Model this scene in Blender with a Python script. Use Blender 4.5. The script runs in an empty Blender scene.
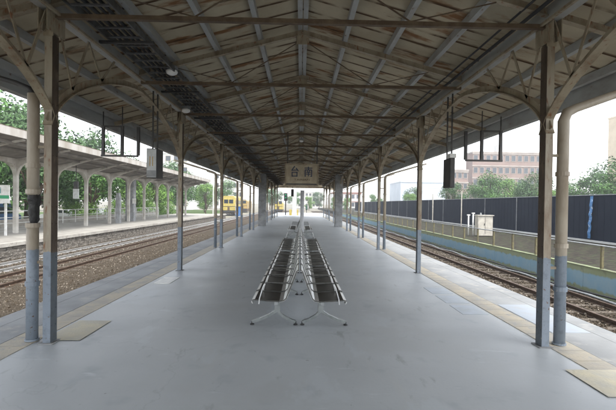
import bpy, math, random
from mathutils import Vector, Matrix
R = math.radians
random.seed(7)
sc = bpy.context.scene
col = sc.collection

# ------------------------------------------------------------ camera
CAM_H = 1.6
cam_d = bpy.data.cameras.new('camera'); cam = bpy.data.objects.new('camera', cam_d); col.objects.link(cam)
cam_d.sensor_width = 36; cam_d.lens = 24.0; cam_d.clip_start = .05; cam_d.clip_end = 3000
cam_d.shift_y = 3.3/616
M = Matrix.Translation((0, 0, CAM_H)) @ Matrix.Rotation(R(-1.05), 4, 'Z') @ Matrix.Rotation(R(90-.6), 4, 'X') @ Matrix.Rotation(R(.8), 4, 'Z')
cam.matrix_world = M
sc.camera = cam
# ------------------------------------------------------------ world, sun, exposure
SUN_EL, SUN_AZ = 58, 135        # azimuth clockwise from +Y
w = bpy.data.worlds.new('World'); sc.world = w; w.use_nodes = True
nt = w.node_tree; bg = nt.nodes['Background']
sky = nt.nodes.new('ShaderNodeTexSky'); sky.sky_type = 'NISHITA'; sky.sun_disc = False
sky.sun_elevation = R(SUN_EL); sky.sun_rotation = R(SUN_AZ); sky.dust_density = 1.5; sky.air_density = 1.0
hs = nt.nodes.new('ShaderNodeHueSaturation'); hs.inputs['Saturation'].default_value = .22; hs.inputs['Value'].default_value = 1.6
nt.links.new(sky.outputs[0], hs.inputs['Color']); nt.links.new(hs.outputs[0], bg.inputs[0]); bg.inputs[1].default_value = .15
sd = bpy.data.lights.new('sun', 'SUN'); sd.energy = 1.5; sd.angle = R(14); sd.color = (1, .97, .92)
sun = bpy.data.objects.new('sun', sd); col.objects.link(sun)
d = Vector((math.sin(R(SUN_AZ))*math.cos(R(SUN_EL)), math.cos(R(SUN_AZ))*math.cos(R(SUN_EL)), math.sin(R(SUN_EL))))
sun.rotation_euler = d.to_track_quat('Z', 'Y').to_euler()
sc.view_settings.view_transform = 'Standard'; sc.view_settings.look = 'None'
sc.view_settings.gamma = 1; sc.view_settings.exposure = 1.35; sc.view_settings.use_curve_mapping = False
sc.render.engine = 'CYCLES'; sc.cycles.max_bounces = 8; sc.cycles.diffuse_bounces = 5

# ------------------------------------------------------------ materials
def mat(name, c1, c2=None, scale=3.0, rough=.7, metal=0.0, stretch=(1, 1, 1), lo=.4, hi=.62, bump=0.0, bscale=40, c3=None, s3=20, lo3=.55, hi3=.7, detail=6):
    m = bpy.data.materials.new(name); m.use_nodes = True
    n, l = m.node_tree.nodes, m.node_tree.links
    b = n['Principled BSDF']; b.inputs['Roughness'].default_value = rough; b.inputs['Metallic'].default_value = metal
    b.inputs['Base Color'].default_value = (*c1, 1)
    g = n.new('ShaderNodeNewGeometry'); mp = n.new('ShaderNodeMapping'); mp.inputs['Scale'].default_value = stretch
    l.new(g.outputs['Position'], mp.inputs['Vector'])
    if rough >= .8: b.inputs['Specular IOR Level'].default_value = .15
    out = None
    if c2:
        out = mixn(m, None, c1, c2, mp.outputs[0], scale, lo, hi, detail)
    if c3:
        out = mixn(m, out, c1, c3, mp.outputs[0], s3, lo3, hi3, 3)
    if out: l.new(out, b.inputs['Base Color'])
    if bump:
        t = n.new('ShaderNodeTexNoise'); t.inputs['Scale'].default_value = bscale; t.inputs['Detail'].default_value = 5
        l.new(g.outputs['Position'], t.inputs['Vector'])
        bu = n.new('ShaderNodeBump'); bu.inputs['Strength'].default_value = bump; bu.inputs['Distance'].default_value = .02
        l.new(t.outputs[0], bu.inputs['Height']); l.new(bu.outputs[0], b.inputs['Normal'])
    return m
def mixn(m, prev, c1, c2, vec, scale, lo, hi, detail=6):
    n, l = m.node_tree.nodes, m.node_tree.links
    t = n.new('ShaderNodeTexNoise'); t.inputs['Scale'].default_value = scale; t.inputs['Detail'].default_value = detail
    t.inputs['Roughness'].default_value = .6
    l.new(vec, t.inputs['Vector'])
    r = n.new('ShaderNodeMapRange'); r.inputs[1].default_value = lo; r.inputs[2].default_value = hi
    l.new(t.outputs[0], r.inputs[0])
    x = n.new('ShaderNodeMix'); x.data_type = 'RGBA'
    l.new(r.outputs[0], x.inputs['Factor'])
    if prev: l.new(prev, x.inputs['A'])
    else: x.inputs['A'].default_value = (*c1, 1)
    x.inputs['B'].default_value = (*c2, 1)
    return x.outputs['Result']
def zpaint(m, zlim, c, noise=.07):
    """paint band: below world height zlim the surface carries another paint"""
    n, l = m.node_tree.nodes, m.node_tree.links
    b = n['Principled BSDF']; inp = b.inputs['Base Color']
    prev = inp.links[0].from_socket if inp.links else None
    g = n.new('ShaderNodeNewGeometry'); s = n.new('ShaderNodeSeparateXYZ'); l.new(g.outputs['Position'], s.inputs[0])
    t = n.new('ShaderNodeTexNoise'); t.inputs['Scale'].default_value = 14; t.inputs['Detail'].default_value = 8; t.inputs['Roughness'].default_value = .75; l.new(g.outputs['Position'], t.inputs['Vector'])
    a = n.new('ShaderNodeMath'); a.operation = 'MULTIPLY_ADD'; a.inputs[1].default_value = noise; l.new(t.outputs[0], a.inputs[0]); l.new(s.outputs[2], a.inputs[2])
    r = n.new('ShaderNodeMath'); r.operation = 'LESS_THAN'; r.inputs[1].default_value = zlim; l.new(a.outputs[0], r.inputs[0])
    x = n.new('ShaderNodeMix'); x.data_type = 'RGBA'; l.new(r.outputs[0], x.inputs['Factor'])
    if prev: l.new(prev, x.inputs['A'])
    else: x.inputs['A'].default_value = inp.default_value
    # scuffed paint
    cc = mixn(m, None, c, tuple(v*.6 for v in c), g.outputs['Position'], 14, .5, .8)
    cc = mixn(m, cc, c, (.12, .065, .035), g.outputs['Position'], 26, .64, .68)
    cc = mixn(m, cc, c, (.33, .33, .31), g.outputs['Position'], 9, .66, .70, 10)
    l.new(cc, x.inputs['B']); l.new(x.outputs['Result'], inp)
    return m

STEEL = mat('old_cream_steel_paint', (.31, .265, .19), (.165, .12, .075), 5, .6, stretch=(1, 1, .35), lo=.45, hi=.72, c3=(.20, .09, .04), s3=22, lo3=.58, hi3=.7, bump=.2)
COLM = zpaint(mat('column_paint', (.34, .30, .23), (.17, .11, .07), 6, .55, stretch=(1, 1, .25), lo=.45, hi=.7, c3=(.20, .09, .04), s3=24, lo3=.6, hi3=.7, bump=.15), 1.06, (.20, .235, .28))
INNER_SHADE = zpaint(mat('column_inner_shade', (.075, .05, .032), (.045, .03, .02), 7, .6, stretch=(1,1,.3), c3=(.14, .10, .065), s3=9, lo3=.58, hi3=.7, bump=.25), 1.05, (.085, .10, .115))  # darkened column paint: shade of the inner faces put into the colour
PIPEM = zpaint(mat('drainpipe_paint', (.42, .37, .30), (.27, .22, .16), 4, .5, stretch=(1, 1, .3), bump=.1), 1.08, (.22, .26, .31))
RUST = mat('rusty_brown_bar', (.085, .055, .033), (.14, .10, .06), 7, .7, lo=.4, hi=.65, bump=.2)
PURL = mat('purlin_grey_paint', (.36, .37, .365), (.22, .20, .17), 3, .6, stretch=(1, .4, 1), lo=.45, hi=.75, c3=(.16, .08, .04), s3=12, lo3=.66, hi3=.74)
PIER = mat('pier_concrete', (.27, .28, .29), (.19, .19, .19), 3, .85, bump=.2, c3=(.36, .36, .35), s3=2, lo3=.5, hi3=.7)
DARK = mat('dark_metal', (.035, .035, .038), (.06, .055, .05), 6, .55)
BLACK = mat('black_plastic', (.012, .012, .013), (.03, .03, .03), 18, .5, bump=.8, bscale=25)
TRAY = mat('tray_galvanised', (.14, .145, .15), (.08, .075, .07), 6, .6, metal=.3)
CABLE = mat('cable_black', (.02, .02, .022), rough=.6)
WHITE = mat('white_paint', (.72, .72, .70), (.55, .54, .5), 4, .5)
CHROME = mat('polished_steel', (.8, .8, .8), (.68, .69, .7), 20, .28, metal=.8)
LAMPG = mat('lamp_opal', (.8, .8, .78), rough=.3)
SIGNM = mat('sign_cream', (.36, .31, .22), (.27, .22, .15), 5, .6)
NAVY = mat('sign_navy', (.02, .03, .065), rough=.5)
GREYSIGN = mat('sign_pale_grey', (.55, .57, .57), (.42, .43, .42), 6, .6)
OCHRE = mat('sign_ochre', (.42, .28, .08), rough=.6)
TEAL = mat('sign_teal', (.02, .22, .22), rough=.5)
GREENS = mat('sign_green', (.02, .28, .12), rough=.5)
CONC = mat('old_concrete', (.42, .40, .36), (.30, .28, .25), 1.2, .9, bump=.3, c3=(.22, .20, .17), s3=6, lo3=.6, hi3=.75)
FCOL = mat('canopy_concrete', (.52, .50, .46), (.38, .35, .31), 1.5, .8, c3=(.25, .2, .16), s3=5, lo3=.6, hi3=.8)
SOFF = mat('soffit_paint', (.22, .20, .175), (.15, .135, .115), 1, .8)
RAILM = mat('rail_rust', (.075, .045, .03), (.12, .08, .055), 8, .6, metal=.2)
RAILS = mat('rail_bright', (.62, .62, .62), (.5, .5, .48), 5, .35, metal=.6)
SLEEP = mat('sleeper_concrete', (.13, .11, .09), (.08, .065, .05), 6, .9)
GREY = mat('grey_metal', (.34, .36, .37), (.25, .26, .26), 6, .5, metal=.2)
YELP = mat('ochre_post', (.17, .15, .07), (.10, .085, .05), 8, .6)
BEIGE = mat('cabinet_beige', (.5, .47, .4), (.38, .35, .3), 4, .6)
YEL = mat('machine_yellow', (.50, .40, .10), (.36, .28, .08), 3, .5)
ORG = mat('machine_orange', (.42, .29, .09), (.30, .20, .07), 3, .5)
GLASS = mat('dark_glass', (.03, .04, .05), rough=.08)
BLUE = mat('blue_panel', (.05, .14, .32), rough=.5)
TYRE = mat('tyre_rubber', (.02, .02, .02), rough=.8)
CARW = mat('car_white', (.75, .76, .77), rough=.25)
CARB = mat('car_navy', (.04, .06, .11), rough=.25)
BRICK = mat('brick_wall', (.28, .205, .175), (.23, .165, .14), .4, .9, c3=(.3, .2, .17), s3=3)
PALE = mat('pale_render', (.62, .62, .6), (.52, .52, .5), .2, .9)
BLUEG = mat('bluegrey_cladding', (.52, .57, .62), (.46, .51, .56), .2, .8)
BEIG2 = mat('beige_tile', (.62, .52, .38), (.54, .45, .32), .4, .9)
REDR = mat('red_roof', (.32, .12, .07), (.22, .09, .06), 1, .8)
BARK = mat('bark', (.10, .075, .05), (.06, .045, .03), 8, .95)
def leafmat(name, c, d_):
    m = mat(name, c, d_, .9, .6, lo=.35, hi=.65, c3=tuple(v*1.7 for v in c), s3=5, lo3=.55, hi3=.75)
    b = m.node_tree.nodes['Principled BSDF']
    for k in ('Transmission Weight',): b.inputs[k].default_value = 0
    return m
LEAF = leafmat('leaf_green', (.07, .17, .026), (.038, .095, .018))
LEAFB = leafmat('leaf_bright', (.13, .25, .035), (.085, .17, .025))
LEAFD = leafmat('leaf_dark', (.055, .125, .028), (.032, .08, .02))
GRASS = mat('grass_strip', (.07, .12, .03), (.05, .075, .02), 6, .9, bump=.6)

# perforated seat steel
PERF = mat('perforated_steel', (.72, .72, .71), (.6, .6, .6), 12, .4, metal=.45)
def perf(m, through=False):
    n, l = m.node_tree.nodes, m.node_tree.links
    b = n['Principled BSDF']; inp = b.inputs['Base Color']; prev = inp.links[0].from_socket
    tc = n.new('ShaderNodeTexCoord'); v = n.new('ShaderNodeTexVoronoi'); v.inputs['Scale'].default_value = 70; v.inputs['Randomness'].default_value = 0
    l.new(tc.outputs['Object'], v.inputs['Vector'])
    r = n.new('ShaderNodeMapRange'); r.inputs[1].default_value = .42; r.inputs[2].default_value = .36; l.new(v.outputs['Distance'], r.inputs[0])
    x = n.new('ShaderNodeMix'); x.data_type = 'RGBA'; l.new(r.outputs[0], x.inputs['Factor']); l.new(prev, x.inputs['A']); x.inputs['B'].default_value = (.01, .01, .01, 1)
    l.new(x.outputs['Result'], inp)
    if through:
        tr = n.new('ShaderNodeBsdfTransparent'); ms = n.new('ShaderNodeMixShader'); mo = n['Material Output']
        l.new(r.outputs[0], ms.inputs[0]); l.new(b.outputs[0], ms.inputs[1]); l.new(tr.outputs[0], ms.inputs[2]); l.new(ms.outputs[0], mo.inputs[0])
perf(PERF, True)

SEATM = mat('seat_mesh_steel', (.10, .095, .085), (.075, .07, .062), 12, .4, metal=.7); perf(SEATM)
SEATL = mat('seat_mesh_pale', (.24, .24, .235), (.18, .18, .175), 12, .4, metal=.5); perf(SEATL, True)
# platform floor: painted, worn, slightly glossy
FLOOR = mat('painted_platform_floor', (.43, .455, .47), (.375, .398, .412), .7, .42, lo=.35, hi=.7, c3=(.30, .33, .355), s3=2.2, lo3=.58, hi3=.8, bump=.06, bscale=30)
def floor_extra(m):
    n, l = m.node_tree.nodes, m.node_tree.links
    b = n['Principled BSDF']; inp = b.inputs['Base Color']; prev = inp.links[0].from_socket
    g = n.new('ShaderNodeNewGeometry'); mp = n.new('ShaderNodeMapping'); mp.inputs['Scale'].default_value = (1.6, .25, 1); l.new(g.outputs['Position'], mp.inputs[0])
    o = mixn(m, prev, None, (.44, .455, .45), mp.outputs[0], 1.6, .6, .78, 8)
    # fine cracks
    v = n.new('ShaderNodeTexVoronoi'); v.feature = 'DISTANCE_TO_EDGE'; v.inputs['Scale'].default_value = .32
    nz = n.new('ShaderNodeTexNoise'); nz.inputs['Scale'].default_value = 1.4; nz.inputs['Detail'].default_value = 8
    l.new(g.outputs['Position'], nz.inputs['Vector'])
    ad = n.new('ShaderNodeVectorMath'); ad.operation = 'MULTIPLY_ADD'; ad.inputs[1].default_value = (1.5, 1.5, 1.5)
    l.new(nz.outputs['Color'], ad.inputs[0]); l.new(g.outputs['Position'], ad.inputs[2]); l.new(ad.outputs[0], v.inputs['Vector'])
    r = n.new('ShaderNodeMapRange'); r.inputs[1].default_value = .004; r.inputs[2].default_value = 0; r.inputs[4].default_value = .28; l.new(v.outputs[0], r.inputs[0])
    x = n.new('ShaderNodeMix'); x.data_type = 'RGBA'; l.new(r.outputs[0], x.inputs['Factor']); l.new(o, x.inputs['A']); x.inputs['B'].default_value = (.21, .22, .225, 1)
    l.new(x.outputs['Result'], inp)
    # roughness variation
    t = n.new('ShaderNodeTexNoise'); t.inputs['Scale'].default_value = .9; t.inputs['Detail'].default_value = 7; l.new(g.outputs['Position'], t.inputs['Vector'])
    rr = n.new('ShaderNodeMapRange'); rr.inputs[3].default_value = .34; rr.inputs[4].default_value = .64; l.new(t.outputs[0], rr.inputs[0]); l.new(rr.outputs[0], b.inputs['Roughness'])
floor_extra(FLOOR)
def scuffs(m):
    n, l = m.node_tree.nodes, m.node_tree.links
    b = n['Principled BSDF']; inp = b.inputs['Base Color']
    g = n.new('ShaderNodeNewGeometry')
    for (st, sc_, lo, hi, c, rot) in (((1, .3, 1), 5, .62, .70, (.30, .315, .32), 0), ((.35, 1.4, 1), 4, .64, .70, (.47, .50, .52), .5), ((1, 1, 1), 16, .68, .72, (.22, .225, .22), 0), ((1, 1, 1), .55, .54, .60, (.395, .415, .425), 0), ((1, .5, 1), 1.1, .60, .64, (.43, .46, .48), 1.0)):
        mp = n.new('ShaderNodeMapping'); mp.inputs['Scale'].default_value = st; mp.inputs['Rotation'].default_value = (0, 0, rot); mp.inputs['Location'].default_value = (sc_, lo*30, 0)
        l.new(g.outputs['Position'], mp.inputs[0])
        prev = inp.links[0].from_socket
        l.new(mixn(m, prev, None, c, mp.outputs[0], sc_, lo, hi, 8), inp)
scuffs(FLOOR)
EDGEF = mat('platform_edge_concrete', (.33, .342, .35), (.26, .27, .275), 1, .8, c3=(.38, .375, .36), s3=3, lo3=.55, hi3=.7, bump=.15)
TACT = mat('worn_tan_tiles', (.43, .385, .30), (.34, .32, .28), 2.5, .7, lo=.42, hi=.6, c3=(.30, .305, .30), s3=6, lo3=.56, hi3=.66, bump=.3)
TACTY = mat('ochre_tactile', (.56, .51, .37), (.46, .44, .37), 3, .7, bump=.3)
PWHITE = mat('worn_white_paint', (.78, .78, .75), (.62, .63, .62), 5, .6)
PBLUE = mat('worn_pale_blue_paint', (.33, .37, .42), (.33, .345, .36), 4, .6, lo=.5, hi=.7)
BALL = mat('ballast', (.075, .060, .042), (.040, .031, .022), 9, .95, lo=.35, hi=.65, c3=(.22, .185, .145), s3=26, lo3=.58, hi3=.66, bump=1, bscale=22)
STONE = mat('ballast_stone', (.092, .073, .052), (.048, .037, .026), 14, .95, lo=.38, hi=.6, c3=(.32, .28, .23), s3=11, lo3=.56, hi3=.62)
EARTH = mat('earth', (.045, .038, .028), (.022, .019, .015), 5, .95, c3=(.05, .06, .03), s3=3, lo3=.52, hi3=.62, bump=1, bscale=9)
GROUND = mat('yard_ground', (.27, .25, .21), (.19, .17, .13), .25, .95, c3=(.11, .13, .06), s3=.9, lo3=.55, hi3=.66)
PFAR = mat('far_platform_top', (.36, .345, .31), (.28, .265, .24), 1, .9, c3=(.42, .40, .37), s3=.6, bump=.1)

# ceiling sheets: cream boards, dirt at the laps, rust streaks along the boards
BW = .42
def ceil_mat():
    m = mat('ceiling_boards', (.46, .405, .30), (.33, .28, .20), 1.1, .85, lo=.35, hi=.7)
    n, l = m.node_tree.nodes, m.node_tree.links
    b = n['Principled BSDF']; inp = b.inputs['Base Color']; prev = inp.links[0].from_socket
    g = n.new('ShaderNodeNewGeometry')
    mp = n.new('ShaderNodeMapping'); mp.inputs['Scale'].default_value = (.8, 3.2, .8); l.new(g.outputs['Position'], mp.inputs[0])
    o = mixn(m, prev, None, (.20, .105, .05), mp.outputs[0], 1.0, .555, .64, 8)
    mp2 = n.new('ShaderNodeMapping'); mp2.inputs['Scale'].default_value = (1.1, 5, 1.1); mp2.inputs['Location'].default_value = (7, 3, 1); l.new(g.outputs['Position'], mp2.inputs[0])
    o = mixn(m, o, None, (.12, .085, .05), mp2.outputs[0], 1.1, .61, .70, 6)
    # dirt collected along each lap
    s = n.new('ShaderNodeSeparateXYZ'); l.new(g.outputs['Position'], s.inputs[0])
    dv = n.new('ShaderNodeMath'); dv.operation = 'MULTIPLY'; dv.inputs[1].default_value = 1/BW; l.new(s.outputs[1], dv.inputs[0])
    fr = n.new('ShaderNodeMath'); fr.operation = 'FRACT'; l.new(dv.outputs[0], fr.inputs[0])
    r = n.new('ShaderNodeMapRange'); r.inputs[1].default_value = .84; r.inputs[2].default_value = .93; l.new(fr.outputs[0], r.inputs[0])
    t = n.new('ShaderNodeTexNoise'); t.inputs['Scale'].default_value = 2.3; t.inputs['Detail'].default_value = 5; l.new(g.outputs['Position'], t.inputs[0])
    r2 = n.new('ShaderNodeMapRange'); r2.inputs[1].default_value = .34; r2.inputs[2].default_value = .52; l.new(t.outputs[0], r2.inputs[0])
    mu = n.new('ShaderNodeMath'); mu.operation = 'MULTIPLY'; l.new(r.outputs[0], mu.inputs[0]); l.new(r2.outputs[0], mu.inputs[1])
    x = n.new('ShaderNodeMix'); x.data_type = 'RGBA'; l.new(mu.outputs[0], x.inputs['Factor']); l.new(o, x.inputs['A']); x.inputs['B'].default_value = (.07, .04, .022, 1)
    l.new(x.outputs['Result'], inp)
    return m
CEIL = ceil_mat()

# green wall with a wavering blue band
def wall_mat():
    m = mat('mural_wall', (.27, .31, .19), (.29, .33, .22), 1.5, .8, c3=(.14, .15, .10), s3=3, lo3=.6, hi3=.75)
    n, l = m.node_tree.nodes, m.node_tree.links
    b = n['Principled BSDF']; inp = b.inputs['Base Color']; prev = inp.links[0].from_socket
    g = n.new('ShaderNodeNewGeometry'); s = n.new('ShaderNodeSeparateXYZ'); l.new(g.outputs['Position'], s.inputs[0])
    mp = n.new('ShaderNodeMapping'); mp.inputs['Scale'].default_value = (1, 1, .15); l.new(g.outputs['Position'], mp.inputs[0])
    t = n.new('ShaderNodeTexNoise'); t.inputs['Scale'].default_value = 4.5; t.inputs['Detail'].default_value = 4; l.new(mp.outputs[0], t.inputs[0])
    a = n.new('ShaderNodeMath'); a.operation = 'MULTIPLY_ADD'; a.inputs[1].default_value = .24; l.new(t.outputs[0], a.inputs[0]); l.new(s.outputs[2], a.inputs[2])
    up = n.new('ShaderNodeMapRange'); up.inputs[1].default_value = -.32; up.inputs[2].default_value = -.38; l.new(a.outputs[0], up.inputs[0])
    dn = n.new('ShaderNodeMapRange'); dn.inputs[1].default_value = -.83; dn.inputs[2].default_value = -.77; l.new(a.outputs[0], dn.inputs[0])
    mu = n.new('ShaderNodeMath'); mu.operation = 'MULTIPLY'; l.new(up.outputs[0], mu.inputs[0]); l.new(dn.outputs[0], mu.inputs[1])
    cc = mixn(m, None, (.23, .38, .49), (.30, .42, .48), g.outputs['Position'], 2, .4, .7)
    x = n.new('ShaderNodeMix'); x.data_type = 'RGBA'; l.new(mu.outputs[0], x.inputs['Factor']); l.new(prev, x.inputs['A']); l.new(cc, x.inputs['B'])
    l.new(x.outputs['Result'], inp); return m
MURAL = wall_mat()
HOARD = mat('hoarding_navy', (.010, .015, .027), (.015, .021, .034), .8, .85, lo=.4, hi=.7)
STW = mat('rubble_stone_wall', (.20, .18, .155), (.09, .08, .068), 3, .95, lo=.42, hi=.58, stretch=(1, 1, 2.5), c3=(.30, .28, .25), s3=7, lo3=.56, hi3=.62, bump=1, bscale=9)

# ------------------------------------------------------------ mesh builder
class MB:
    def __init__(s): s.v = []; s.f = []
    def add(s, vs, fs):
        o = len(s.v); s.v += [tuple(p) for p in vs]; s.f += [tuple(i+o for i in f) for f in fs]; return s
    def box(s, x0, y0, z0, x1, y1, z1):
        if x0 > x1: x0, x1 = x1, x0
        if y0 > y1: y0, y1 = y1, y0
        if z0 > z1: z0, z1 = z1, z0
        return s.add([(x0,y0,z0),(x1,y0,z0),(x1,y1,z0),(x0,y1,z0),(x0,y0,z1),(x1,y0,z1),(x1,y1,z1),(x0,y1,z1)],
              [(0,3,2,1),(4,5,6,7),(0,1,5,4),(1,2,6,5),(2,3,7,6),(3,0,4,7)])
    def bar(s, p, q, w, h, up=(0,0,1)):
        p = Vector(p); q = Vector(q); dd = (q-p).normalized(); u = Vector(up)
        sx = dd.cross(u)
        if sx.length < 1e-4: sx = dd.cross(Vector((1,0,0)))
        sx.normalize(); u = sx.cross(dd).normalized()
        a = sx*w/2; b = u*h/2
        return s.add([p-a-b,p+a-b,p+a+b,p-a+b,q-a-b,q+a-b,q+a+b,q-a+b],[(0,1,2,3),(7,6,5,4),(0,4,5,1),(1,5,6,2),(2,6,7,3),(3,7,4,0)])
    def strip(s, pts, w, h, side=(1,0,0)):
        """rectangular section swept along pts; side = constant width direction"""
        sv = Vector(side).normalized(); P = [Vector(p) for p in pts]; o = len(s.v)
        for i, p in enumerate(P):
            t = (P[min(i+1,len(P)-1)]-P[max(i-1,0)]).normalized(); u = sv.cross(t).normalized()
            for c, e in ((-1,-1),(1,-1),(1,1),(-1,1)): s.v.append(tuple(p+sv*c*w/2+u*e*h/2))
        for i in range(len(P)-1):
            a = o+i*4; b = a+4
            for k in range(4): s.f.append((a+k, a+(k+1)%4, b+(k+1)%4, b+k))
        s.f.append((o+3,o+2,o+1,o)); e = o+(len(P)-1)*4; s.f.append((e,e+1,e+2,e+3)); return s
    def tube(s, pts, r, n=8, cap=True):
        P = [Vector(p) for p in pts]; o = len(s.v); rr = r if isinstance(r, (list, tuple)) else [r]*len(P)
        prev = None
        for i, p in enumerate(P):
            t = (P[min(i+1,len(P)-1)]-P[max(i-1,0)]).normalized()
            if prev is None:
                a = t.cross(Vector((0,0,1)))
                if a.length < 1e-3: a = t.cross(Vector((1,0,0)))
            else:
                a = prev - t*prev.dot(t)
            a.normalize(); prev = a; b = t.cross(a)
            for k in range(n):
                an = 2*math.pi*k/n; s.v.append(tuple(p+(a*math.cos(an)+b*math.sin(an))*rr[i]))
        for i in range(len(P)-1):
            for k in range(n):
                a0 = o+i*n+k; a1 = o+i*n+(k+1)%n; s.f.append((a0,a1,a1+n,a0+n))
        if cap:
            s.f.append(tuple(o+k for k in range(n))[::-1]); e = o+(len(P)-1)*n; s.f.append(tuple(e+k for k in range(n)))
        return s
    def lathe(s, prof, c, n=14):
        o = len(s.v)
        for (r, z) in prof:
            for k in range(n):
                an = 2*math.pi*k/n; s.v.append((c[0]+r*math.cos(an), c[1]+r*math.sin(an), c[2]+z))
        for i in range(len(prof)-1):
            for k in range(n):
                a0 = o+i*n+k; a1 = o+i*n+(k+1)%n; s.f.append((a0,a1,a1+n,a0+n))
        return s
    def prism(s, prof, y0, y1, axis='y'):
        """closed x-z outline extruded along y (or y-z outline extruded along x)"""
        k = len(prof)
        if axis == 'y': vs = [(a,y0,b) for a,b in prof]+[(a,y1,b) for a,b in prof]
        else: vs = [(y0,a,b) for a,b in prof]+[(y1,a,b) for a,b in prof]
        return s.add(vs, [tuple(range(k)), tuple(range(2*k-1,k-1,-1))]+[(i,(i+1)%k+0,(i+1)%k+k,i+k) for i in range(k)])
    def build(s, name, m, parent=None, off=None, smooth=False, bevel=0):
        o3 = Vector((0,0,0))
        if off is not None: o3 = Vector(off)
        elif parent is not None: o3 = Vector(parent.get('_w', (0,0,0)))
        me = bpy.data.meshes.new(name); me.from_pydata([(a-o3.x,b-o3.y,c-o3.z) for a,b,c in s.v], [], s.f)
        me.materials.append(m)
        me.validate(); me.update()
        import bmesh
        bm = bmesh.new(); bm.from_mesh(me); bmesh.ops.recalc_face_normals(bm, faces=bm.faces); bm.to_mesh(me); bm.free()
        if smooth:
            for p in me.polygons: p.use_smooth = True
        ob = bpy.data.objects.new(name, me); col.objects.link(ob)
        if parent is not None: ob.parent = parent; ob['_w'] = tuple(o3)
        if bevel:
            b = ob.modifiers.new('bevel', 'BEVEL'); b.width = bevel; b.segments = 1; b.limit_method = 'ANGLE'
        return ob
def tag(o, label=None, cat=None, group=None, kind=None):
    if label: o['label'] = label
    if cat: o['category'] = cat
    if group: o['group'] = group
    if kind: o['kind'] = kind
    return o
def thing(name, label, cat, loc=(0,0,0), group=None):
    o = bpy.data.objects.new(name, None); o.empty_display_size = .2; col.objects.link(o); o.location = loc; o['_w'] = tuple(loc)
    return tag(o, label, cat, group)
def solo(name, mb, m, label, cat, loc=(0,0,0), group=None, **k):
    ob = mb.build(name, m, None, off=loc, **k); ob.location = loc
    return tag(ob, label, cat, group)
def struct(name, mb, m, **k):
    ob = mb.build(name, m, **k); ob['kind'] = 'structure'; return ob
def copy_tree(o, parent=None):
    c = o.copy(); col.objects.link(c)
    if parent is not None: c.parent = parent
    for ch in list(o.children): copy_tree(ch, c)
    return c
def text_mesh(name, body, size, m, parent, loc, rot=(R(90),0,0), bold=0.0, depth=.004, fit=None):
    cu = bpy.data.curves.new(name, 'FONT'); cu.body = body; cu.size = size; cu.align_x = 'CENTER'; cu.align_y = 'CENTER'
    cu.extrude = depth; cu.offset = bold
    tmp = bpy.data.objects.new(name+'_tmp', cu); col.objects.link(tmp)
    dg = bpy.context.evaluated_depsgraph_get(); dg.update()
    me = bpy.data.meshes.new_from_object(tmp.evaluated_get(dg)); me.name = name
    bpy.data.objects.remove(tmp); me.materials.clear(); me.materials.append(m)
    if fit and len(me.vertices):
        xs = [v.co.x for v in me.vertices]; ys = [v.co.y for v in me.vertices]
        sx = fit[0]/(max(xs)-min(xs)); sy = fit[1]/(max(ys)-min(ys)); cx = (max(xs)+min(xs))/2; cy = (max(ys)+min(ys))/2
        for v in me.vertices: v.co.x = (v.co.x-cx)*sx; v.co.y = (v.co.y-cy)*sy
    ob = bpy.data.objects.new(name, me); col.objects.link(ob); ob.parent = parent
    ob.location = Vector(loc)-Vector(parent.get('_w', (0,0,0))); ob.rotation_euler = rot
    return ob

# ------------------------------------------------------------ ground, platforms
Y0, Y1 = -9.0, 52.3           # our canopy along the platform
ZB = -1.10                    # ballast level
PE = 4.05                     # platform edge
struct('ground', MB().box(-1500, -300, ZB-.6, 1500, 2500, ZB-.012), GROUND)
struct('platform', MB().box(-PE+.30, -12, ZB, PE-.30, 74, 0), FLOOR)
for s in (-1, 1):
    b = MB()
    for i in range(43):
        y = -12+i*2; b.box(s*(PE-.298), y+.004, -.16, s*PE, y+1.996, .002)
    struct('platform_kerb', b, EDGEF, bevel=.01)
    struct('platform_wall', MB().box(s*(PE-.299), -12, ZB-.1, s*(PE-.10), 74, -.162), CONC)
struct('outer_floor_strip', MB().box(-PE+.302, -12, 0, -3.30, 74, .004), EDGEF)
struct('outer_floor_strip', MB().box(3.20, -12, 0, PE-.302, 74, .004), EDGEF)
b = MB()
for i in range(int(86/.3)):
    y = -12+i*.3
    b.box(-3.28, y+.004, 0, -2.97, y+.296, .007)
struct('tile_strip', b, TACT)
b = MB()
for i in range(int(86/.3)):
    y = -12+i*.3
    b.box(2.86, y+.004, 0, 3.19, y+.296, .007)
struct('tile_strip', b, TACT)
struct('tactile_patch', MB().box(-2.92, 4.72, 0.0075, -2.50, 5.5, .0095), TACTY)
struct('tactile_patch', MB().box(2.62, 3.40, 0.0075, 3.22, 3.97, .0095), TACTY)
struct('paint_patch', MB().box(-2.86, 8.05, 0.0005, -2.54, 8.75, .009), PWHITE)
struct('paint_patch', MB().box(3.22, 5.15, .004, 3.72, 6.6, .009), PBLUE)
b = MB()
for i in range(3): b.box(2.42, 6.0+i*.7, 0, 2.80, 6.55+i*.7, .004)
struct('paint_patch', b, mat('faint_blue_paint', (.43, .475, .53), (.39, .43, .46), 5, .6))

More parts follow.
